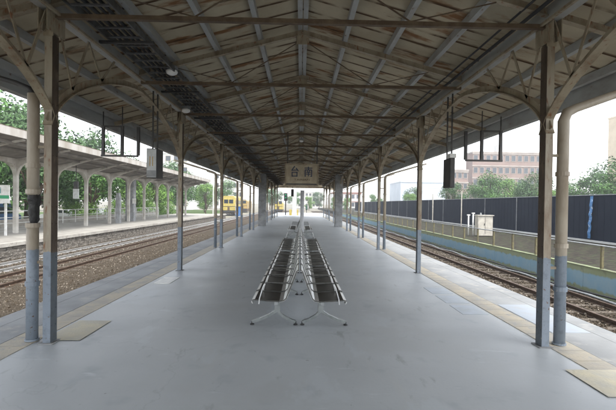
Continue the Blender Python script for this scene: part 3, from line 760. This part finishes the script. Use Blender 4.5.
# ------------------------------------------------------------ right side: wall, bank, railing, hoarding
WX = 9.1
rw = thing('painted_wall', 'low green wall with wavering blue painted band beside the right track', 'wall', (WX, 5, ZB))
b = MB()
for i in range(34):
    y = -8+i*3.0; b.box(WX, y+.006, ZB-.1, WX+.16, y+2.994, -.29)
b.build('panel', MURAL, rw); MB().box(WX-.012, -8, -.288, WX+.172, 94, -.25).build('coping', mat('green_coping', (.24,.28,.16), (.17,.18,.12), 3, .9), rw)
struct('bank', MB().add([(WX+.15,-12,-.36),(15.95,-12,-.26),(60,-12,-.2),(60,220,-.2),(15.95,220,-.26),(WX+.15,220,-.36),(WX+.15,-12,ZB-.5),(WX+.15,220,ZB-.5)],[(0,1,4,5),(1,2,3,4),(0,5,7,6)]), EARTH)
railing('wall_railing', WX+.08, 5.3, 70, 38, -.25, .70, GREY, 'grey pipe railing with ochre posts along the top of the painted wall', (1.0,), YELP, .025)
# low stone edging against the hoarding
hd = thing('site_hoarding', 'tall dark navy hoarding with light top rail along the right bank', 'hoarding', (16, 6, -.3))
b = MB(); y = -6
while y < 120:
    b.box(16.0, y+.004, -.26, 16.03, y+.45, 2.29); b.box(16.0-.012, y+.45, -.26, 16.03, y+.48, 2.29); y += .48
b.build('panel', HOARD, hd)
MB().box(15.95, -6, 2.292, 16.06, 120, 2.33).build('top_rail', GREY, hd)
MB().box(15.85, -6, -.3, 16.2, 120, -.262+.10).build('foot_rail', PALE, hd)
for i in range(22):
    yy = 4+i*5.2; MB().box(15.93, yy, -.2, 15.965, yy+.06, 2.28).build('post', PIER, hd)
solo('bare_pole', MB().tube([(14.9,46,-.28),(14.9,46,2.9)], .06, 8), BEIGE, 'tall thin tan pole in front of the hoarding, left of the cabinet', 'pole', (14.9, 46, -.28))
solo('lamp_pole', MB().tube([(14.6,37,-.28),(14.6,37,3.0)], .05, 8), BEIGE, 'thin tan pole in front of hoarding just right of the second right column', 'pole', (14.6, 37, -.28))
# cabinet
cb = thing('trackside_cabinet', 'pale beige electrical cabinet standing behind the painted wall railing', 'cabinet', (11.7, 26.0, -.28))
MB().box(11.35, 26, -.28, 12.30, 26.5, 1.0).build('body', BEIGE, cb, bevel=.015); MB().box(11.30, 25.94, 1.002, 12.36, 26.56, 1.05).build('lid', BEIGE, cb)
MB().box(11.80, 25.985, -.15, 11.81, 25.998, .92).build('door_seam', DARK, cb); MB().box(11.74, 25.97, .38, 11.77, 25.998, .52).build('handle', DARK, cb)
MB().lathe([(.05,0),(.05,.12),(0,.15)], (11.6, 26.2, 1.05)).build('vent_knob', GREY, cb)
for k, (x, h) in enumerate(((10.85, 1.0), (11.15, 1.12))):
    t = thing('white_standpipe', ('white standpipe beside the beige cabinet, left of the two', 'white capped standpipe next to the beige cabinet, right of the two')[k], 'standpipe', (x, 26.3, -.28), 'white standpipes by the cabinet')
    MB().tube([(x,26.3,-.28),(x,26.3,h)], .045, 10).build('pipe', WHITE, t, smooth=True); MB().box(x-.09, 26.24, h, x+.09, 26.36, h+.07).build('cap', WHITE, t)
# blue tarp ribbon on the hoarding, far right
pts = [(15.86+.02*math.sin(i*1.9), 22.1+.02*math.sin(i*2.3)+i*.012, 2.24-i*.165) for i in range(15)]
TARP = mat('tarp_blue', (.07, .22, .46), (.04, .14, .33), 6, .5, c3=(.6, .65, .7), s3=7, lo3=.6, hi3=.66)
solo('blue_tarp', MB().strip(pts, .20, .02, (0,1,0)), TARP, 'crumpled blue tarp strip hanging down the hoarding at far right', 'tarp', (15.88, 22.1, 0))

# ------------------------------------------------------------ buildings
def block(name, lab, X0, X1, Yf, Yb, z0, z1, m, rows, cols, wm=GLASS, band=None, wz=(.35,.8), cat='building'):
    t = thing(name, lab, cat, ((X0+X1)/2, Yf, z0))
    MB().box(X0, Yf, z0, X1, Yb, z1).build('wall', m, t)
    fh = (z1-z0)/rows; cw = (X1-X0)/cols
    n = 0
    for i in range(rows):
        if band: MB().box(X0-.1, Yf-.25, z0+(i+1)*fh-.5, X1+.1, Yf-.002, z0+(i+1)*fh-.1).build('floor_band', band, t)
        for j in range(cols):
            if n >= 100: break
            n += 1
            x = X0+j*cw; a, c = x+cw*.2, x+cw*.8
            wz0, wz1 = z0+(i+wz[0])*fh, z0+(i+wz[1])*fh
            f = MB().box(a-.1, Yf-.12, wz0-.12, c+.1, Yf-.003, wz0-.003).box(a-.1, Yf-.12, wz1+.003, c+.1, Yf-.003, wz1+.12).box(a-.1, Yf-.12, wz0, a, Yf-.003, wz1).box(c, Yf-.12, wz0, c+.1, Yf-.003, wz1).build('window', BEIG2 if band is None else BANDM, t)
            MB().box(a+.002, Yf-.06, wz0+.002, c-.002, Yf-.004, wz1-.002).build('pane', wm, f)
    MB().box(X0-.2, Yf-.3, z1, X1+.2, Yb+.2, z1+.5).build('parapet', m if not band else band, t)
    return t
BANDM = mat('weathered_band', (.40, .35, .31), (.32, .28, .25), .5, .9)
bb = block('brick_building', 'long pinkish brick building with pale floor bands beyond the right trees', 63, 91, 150, 156, -1, 21.3, BRICK, 5, 12, GLASS, BANDM)
MB().box(73, 152, 21.8, 77, 155, 24.6).build('roof_block', PALE, bb)
block('apartment_block', 'small brick and white apartment block at the left end of the long brick building', 51, 56.5, 138, 144, -1, 13.5, BRICK, 4, 3, GLASS, BANDM)
block('warehouse', 'low windowless pale blue-grey warehouse behind the hoarding', 50, 75, 205, 230, -1, 13.2, BLUEG, 1, 1, BLUEG)
block('tower_block', 'tall beige tower cut off by the right edge of the photo', 105, 120, 122, 139, -1, 32, BEIG2, 9, 6, GLASS)
block('pale_building', 'pale flat-roofed building beyond the end of the far left canopy', -52, -38, 140, 155, -1, 18, PALE, 5, 5, GLASS)
block('office_building', 'light grey office building far behind the yellow rail vehicle', -40, -26, 190, 205, -1, 24, PALE, 6, 5, GLASS)
block('distant_building', 'far pale low building beyond the end of the platform', -4, 14, 260, 275, -1, 9, PALE, 3, 8, GLASS)
block('low_depot', 'low pale depot shed with red roof edge right of the platform end', 18, 34, 230, 245, -1, 8, PALE, 2, 5, GLASS, REDR)

# ------------------------------------------------------------ rail vehicles
def rail_car(name, lab, x, y, L, m, w_=2.7, h=3.0, two=True):
    t = thing(name, lab, 'rail vehicle', (x, y, ZB+.15))
    z = ZB+.15
    MB().box(x-w_/2, y, z+1.0, x+w_/2, y+L, z+1.0+h-.35).prism([(x-w_/2, z+.998+h-.35), (x+w_/2, z+.998+h-.35), (x+w_/2-.35, z+1.0+h), (x-w_/2+.35, z+1.0+h)], y, y+L).build('body', m, t)
    for (a, c) in ((-.95,-.1), (.1,.95)):
        f = MB().box(x+a, y-.03, z+2.45, x+c, y-.003, z+3.25).build('windscreen', GLASS, t)
    MB().box(x-w_/2+.1, y+.2, z+.35, x+w_/2-.1, y+L-.2, z+.998).build('underframe', RUST, t)
    MB().box(x-1.2, y-.25, z+.55, x+1.2, y+.19, z+.95).build('buffer_beam', DARK, t)
    for s in (-.75, .75): MB().lathe([(0,0),(.13,0),(.13,.05),(0,.05)], (0,0,0)).build('headlight', WHITE, t, off=(-x-s+0, -y+.06, -z-1.5)).rotation_euler = (0,0,0)
    for i in range(4):
        yy = y+1.2+i*(L-2.4)/3
        for s in (-1, 1): MB().tube([(x+s*.5,yy,z+.42),(x+s*.62,yy,z+.42)], .42, 16).build('wheel', DARK, t)
    MB().box(x-w_/2-.002, y-.02, z+1.75, x+w_/2+.002, y-.002, z+1.86).build('stripe', DARK, t)
    MB().box(x-.22, y-.035, z+1.0, x+.22, y-.021, z+1.7).build('front_door', RUST, t)
    MB().box(x-w_/2-.05, y-.6, z+.05, x+w_/2+.05, y-.26, z+.30).build('snow_guard', DARK, t)
    MB().box(x-.5, y+2, z+1.003+h, x+.5, y+4, z+1.3+h).build('roof_unit', GREY, t)
    for s in (-1, 1): MB().tube([(x+s*(w_/2+.06), y+.3, z+.9), (x+s*(w_/2+.06), y+.3, z+2.6)], .02, 6).build('handrail', WHITE, t)
    if two:
        for i in range(4):
            MB().box(x+w_/2+.003, y+1+i*2.4, z+2.3, x+w_/2+.03, y+2.6+i*2.4, z+3.1).build('side_window', GLASS, t)
    return t
rail_car('maintenance_railcar', 'yellow maintenance railcar with two windscreens seen between left columns', -15.0, 86, 11, YEL)
rail_car('works_wagon', 'dull orange works vehicle farther back right of the yellow railcar', -16.3, 116, 10, ORG, 2.6, 2.4, False)
rail_car('works_wagon', 'small yellow rail vehicle seen through the far canopy opening', -6.0, 112, 8, YEL, 2.4, 2.0, False)
solo('blue_crate', MB().box(-13.2, 84, ZB, -12.2, 85.2, ZB+1.9).box(-13.3, 83.9, ZB+1.9, -12.1, 85.3, ZB+2.0), BLUE, 'blue equipment box beside the yellow railcar', 'equipment box', (-12.7, 84.6, ZB))

# structures at platform end
pl = thing('signal_pillar', 'pale grey pillar with yellow blocks at the far end of the platform', 'pillar', (-.85, 57, 0))
MB().box(-1.15, 57, 0, -.55, 57.5, 3.7).build('shaft', PALE, pl, bevel=.02)
MB().box(-1.55, 57, 0, -1.2, 57.5, .8).build('yellow_block', YEL, pl); MB().box(-.5, 57, 0, -.3, 57.5, .8).build('yellow_block', YEL, pl)
hs_ = thing('hanging_clock_box', 'small dark box sign hanging inside the far end of the canopy', 'sign', (-.95, 48, 2.5))
MB().box(-1.12, 48, 2.45, -.82, 48.2, 3.3).build('housing', DARK, hs_); MB().box(-.99, 48.08, 3.3, -.95, 48.12, 3.66).build('hanger_rod', DARK, hs_)
def signal(x, y, h, lab, z0=0):
    t = thing('railway_signal', lab, 'signal', (x, y, z0))
    MB().tube([(x,y,z0),(x,y,z0+h)], .07, 8).build('mast', DARK, t)
    MB().box(x-.22, y-.15, z0+h-.9, x+.22, y-.075, z0+h+.1).build('signal_head', BLACK, t)
    for q in range(2): MB().lathe([(0,0),(.09,0)], (0,0,0)).build('lens', GLASS, t, off=(-x, -y, -z0)).location.z += 0
    return t
def signal2(x, y, h, lab, z0=0):
    t = thing('railway_signal', lab, 'signal', (x, y, z0))
    MB().tube([(x,y,z0),(x,y,z0+h)], .08, 8).build('mast', DARK, t)
    hd_ = MB().box(x-.24, y-.2, z0+h-1.0, x+.24, y-.085, z0+h+.1).build('signal_head', BLACK, t)
    for q in (.15, .55): MB().tube([(x,y-.26,z0+h-q),(x,y-.2,z0+h-q)], .10, 10).build('lens', GREENS, hd_)
signal2(-2.1, 58, 3.0, 'dark railway signal mast left of the pale pillar')
signal2(1.5, 100, 2.2, 'small distant railway signal beyond the end of the platform', ZB)
# catenary / utility poles
def pole(x, y, h, lab, z0=ZB, arm=1):
    t = thing('utility_pole', lab, 'pole', (x, y, z0), 'utility poles along the line')
    MB().tube([(x,y,z0),(x,y,z0+h)], [.14,.09], 10).build('shaft', PALE, t)
    MB().box(x-.02-arm*1.1, y-.05, z0+h-.9, x+.02+arm*1.1, y+.05, z0+h-.8).build('crossarm', GREY, t)
pole(-26, 75, 9, 'tall pale utility pole left of the yellow railcar behind the far platform')
pole(-19.5, 92, 9, 'tall pale utility pole just left of the yellow railcar')
pole(-9, 105, 8.5, 'distant utility pole right of the yellow railcar')
pole(13.5, 90, 7.5, 'slanting-looking distant pole behind the hoarding near third right column')
solo('wall_pole', MB().tube([(10.2,150,ZB),(9.6,150,8)], .1, 8), PALE, 'distant thin pole right of the platform end', 'pole', (10.2,150,ZB))

# ------------------------------------------------------------ trees
def rnd(a, b): return random.uniform(a, b)
def make_tree(seed, h, rad, leafm, nclump, nleaf, ls, trunk_h):
    random.seed(seed)
    trunk = MB(); crown = MB(); inner = MB()
    trunk.tube([(0,0,-.3),(rnd(-.1,.1),rnd(-.1,.1),trunk_h*.5),(rnd(-.2,.2),rnd(-.2,.2),trunk_h),(rnd(-.3,.3),rnd(-.3,.3),h*.75)], [h*.028,h*.022,h*.018,h*.006], 8)
    cs = []
    for i in range(nclump):
        an = rnd(0, 2*math.pi); u = rnd(-1, 1); rr = rad*(rnd(.2, 1)**.5)*.80
        zc = trunk_h+(h-trunk_h)*(.5+.45*u); f = math.sqrt(max(0.05, 1-(u*.9)**2))
        c = Vector((math.cos(an)*rr*f, math.sin(an)*rr*f, zc)); cs.append((c, rad*rnd(.22, .42)))
        if i % 2 == 0: trunk.tube([(0,0,trunk_h*rnd(.7,1.1)), tuple(c*.55+Vector((0,0,zc*.40))), tuple(c)], [h*.012, h*.008, h*.003], 5)
    for c, r in cs:
        for k in range(nleaf):
            v = Vector((random.gauss(0,1), random.gauss(0,1), random.gauss(0,1))); v.normalize()
            p = c+v*r*(rnd(.15,1)**.5)*Vector((1,1,.8)).length/1.6; 
            nrm = (v+Vector((rnd(-1,1),rnd(-1,1),rnd(-.3,1.3)))*.8).normalized()
            a = nrm.orthogonal().normalized(); b_ = nrm.cross(a); th = rnd(0,6.28); a2 = a*math.cos(th)+b_*math.sin(th); b2 = nrm.cross(a2)
            s = ls*rnd(.6,1.3)
            crown.add([p-a2*s, p-b2*s*.45+nrm*s*.1, p+a2*s, p+b2*s*.45-nrm*s*.1], [(0,1,2,3)])
    return trunk, crown, leafm
protos = {}
def tree(kind, x, y, sc_, lab, grp, z0=ZB, szz=1):
    if kind not in protos:
        spec = {'a': (1, 8, 3.6, LEAF, 26, 190, .17, 2.0), 'b': (2, 7, 3.2, LEAFB, 24, 190, .16, 1.2), 'c': (3, 9, 3.9, LEAFD, 28, 190, .18, 2.2), 'd': (4, 3.2, 2.6, LEAFB, 20, 170, .13, .3)}[kind]
        t_, c_, m_ = make_tree(*spec)
        root = thing('leafy_tree' if kind != 'd' else 'bushy_shrub', lab, 'tree' if kind != 'd' else 'shrub', (0,0,0), grp)
        t_.build('trunk', BARK, root); c_.build('crown', m_, root)
        protos[kind] = root; o = root
    else:
        o = copy_tree(protos[kind])
    o.location = (x, y, z0); o.rotation_euler = (0,0,(x*7+y*3)%6.28); o.scale = (sc_, sc_, sc_*szz)
    o['label'] = lab; o['group'] = grp; o['_w'] = (x, y, z0)
GL = 'trees behind the far left platform'; GRt = 'trees beyond the right hoarding'; GF = 'distant trees beyond the platform end'
desc = {'a': 'mid green leafy tree', 'b': 'bright green bushy tree', 'c': 'tall dark green tree', 'd': 'low bright green shrub'}
left = [('c', -29, 22, 1.45, 'at the far left edge behind the station board'), ('a', -27, 31, 1.45, 'just right of the name board behind the first flared columns'),
        ('b', -34, 36, 2.0, 'rising above the far canopy at upper left'), ('c', -27, 41, 1.3, 'behind the hanging pale placard'),
        ('a', -36, 48, 1.95, 'above the far canopy roof between the near pipe and empty frame'), ('b', -27, 50, 1.2, 'between the placard and the wide grey pier'),
        ('c', -30, 58, 1.35, 'behind the short concrete post'), ('a', -28, 67, 1.25, 'behind the wide grey pier of the far canopy'),
        ('b', -30, 77, 1.35, 'right of the wide grey pier'), ('c', -28, 87, 1.2, 'near the right end of the far canopy'),
        ('a', -28, 98, 1.15, 'just beyond the end of the far canopy'), ('b', -26, 112, 1.1, 'left of the yellow railcar'),
        ('a', -24, 130, 1.2, 'behind the yellow railcar'), ('c', -38, 28, 1.9, 'highest at the extreme left above the far canopy'), ('a', -40, 62, 1.9, 'low above the canopy roof left of the hanging sign box'),
        ('c', -23.6, 37, .95, 'between hanging placard and near column, close to the railing'), ('a', -23.8, 47, .95, 'close to the railing left of the short post'), ('b', -24, 60, .9, 'close to the railing right of the short post'), ('b', -24, 69, .9, 'close to the railing beyond the wide pier'),
        ('c', -24.5, 82, 1.0, 'close to the line at the end of the far canopy'), ('b', -22, 96, .9, 'just left of the tall pale pole'),
        ('d', -24, 30, .8, 'at the foot of the wall behind the name board'), ('d', -24, 46, .7, 'below the placard behind the railing'), ('d', -24.5, 55, .8, 'in grass near the short post'),
        ('d', -24, 64, .85, 'in grass behind the wide pier'), ('d', -24, 74, .8, 'in grass near the end of the far canopy')]
for k, x, y, s_, wh in left: tree(k, x, y, s_, desc[k]+' '+wh, GL, LG)
right = [('a', 21, 46, .42, 'just left of the cabinet behind the hoarding'), ('c', 24, 64, .60, 'behind the hoarding left of the empty right frame'), ('a', 33, 72, .95, 'below the empty right frame'),
         ('b', 40, 80, 1.0, 'below the brick building, left half'), ('a', 44, 76, .95, 'in front of the middle of the brick building'),
         ('c', 38, 66, .80, 'behind the near right column'), ('b', 34, 56, .58, 'lowest one, just left of the near right column'),
         ('a', 42, 62, .84, 'right of the near right drainpipe'), ('c', 46, 60, 1.0, 'at the right edge near the beige tower'), ('a', 36, 46, .82, 'nearest at the right edge above the hoarding'),
         ('b', 24, 90, .62, 'left of the second right column'), ('c', 30, 110, .72, 'before the warehouse'), ('a', 20, 110, .6, 'between third and second right columns'),
         ('c', 45, 100, .9, 'behind the apartment block'), ('a', 55, 100, 1.0, 'filling the gap before the long brick building')]
for k, x, y, s_, wh in right: tree(k, x, y, s_, desc[k]+' '+wh, GRt, -.3)
far_ = [('a', -3, 190, 1.0, 'beyond the platform end at left'), ('b', 3.5, 170, .8, 'beyond the platform end in the middle'), ('c', 9, 200, .95, 'beyond the platform end at right'), ('b', 12, 140, .7, 'behind the painted wall end'),
        ('c', -9, 150, .9, 'behind the dark signal mast'), ('a', -13, 175, 1.1, 'far behind the orange works vehicle'), ('b', 17, 150, .7, 'over the far end of the hoarding')]
for k, x, y, s_, wh in far_: tree(k, x, y, s_, desc[k]+' '+wh, GF, ZB)
# grass
random.seed(9); b = MB()
for i in range(14000):
    x = rnd(-25.8, -22.3); y = 22+rnd(0, 50); h = rnd(.15,.5); a = rnd(0,3.14); z = -1.1
    dx, dy = math.cos(a)*.05, math.sin(a)*.05
    b.add([(x-dx,y-dy,z),(x+dx,y+dy,z),(x+rnd(-.1,.1),y+rnd(-.1,.1),z+h)], [(0,1,2)])
o = b.build('tall_grass', LEAFB); tag(o, 'bright green tall grass behind the far platform railing', 'grass', kind='stuff')
struct('grass_bank', MB().box(-60, -12, -1.6, -21.05, 150, -1.09), GRASS)
# ------------------------------------------------------------ haze
hz = MB().box(-140, -14, ZB-1.7, 140, 300, 36).build('haze', BLACK)
hm = bpy.data.materials.new('haze_air'); hm.use_nodes = True; hn = hm.node_tree.nodes; hn.remove(hn['Principled BSDF'])
hv = hn.new('ShaderNodeVolumePrincipled'); hv.inputs['Color'].default_value = (.93, .96, 1, 1); hv.inputs['Density'].default_value = .0012; hv.inputs['Anisotropy'].default_value = .3
hm.node_tree.links.new(hv.outputs[0], hn['Material Output'].inputs['Volume']); hz.data.materials.clear(); hz.data.materials.append(hm)
tag(hz, 'pale summer haze over the yard and distant buildings', 'haze', kind='stuff')
for o in bpy.data.objects:
    if '_w' in o: del o['_w']
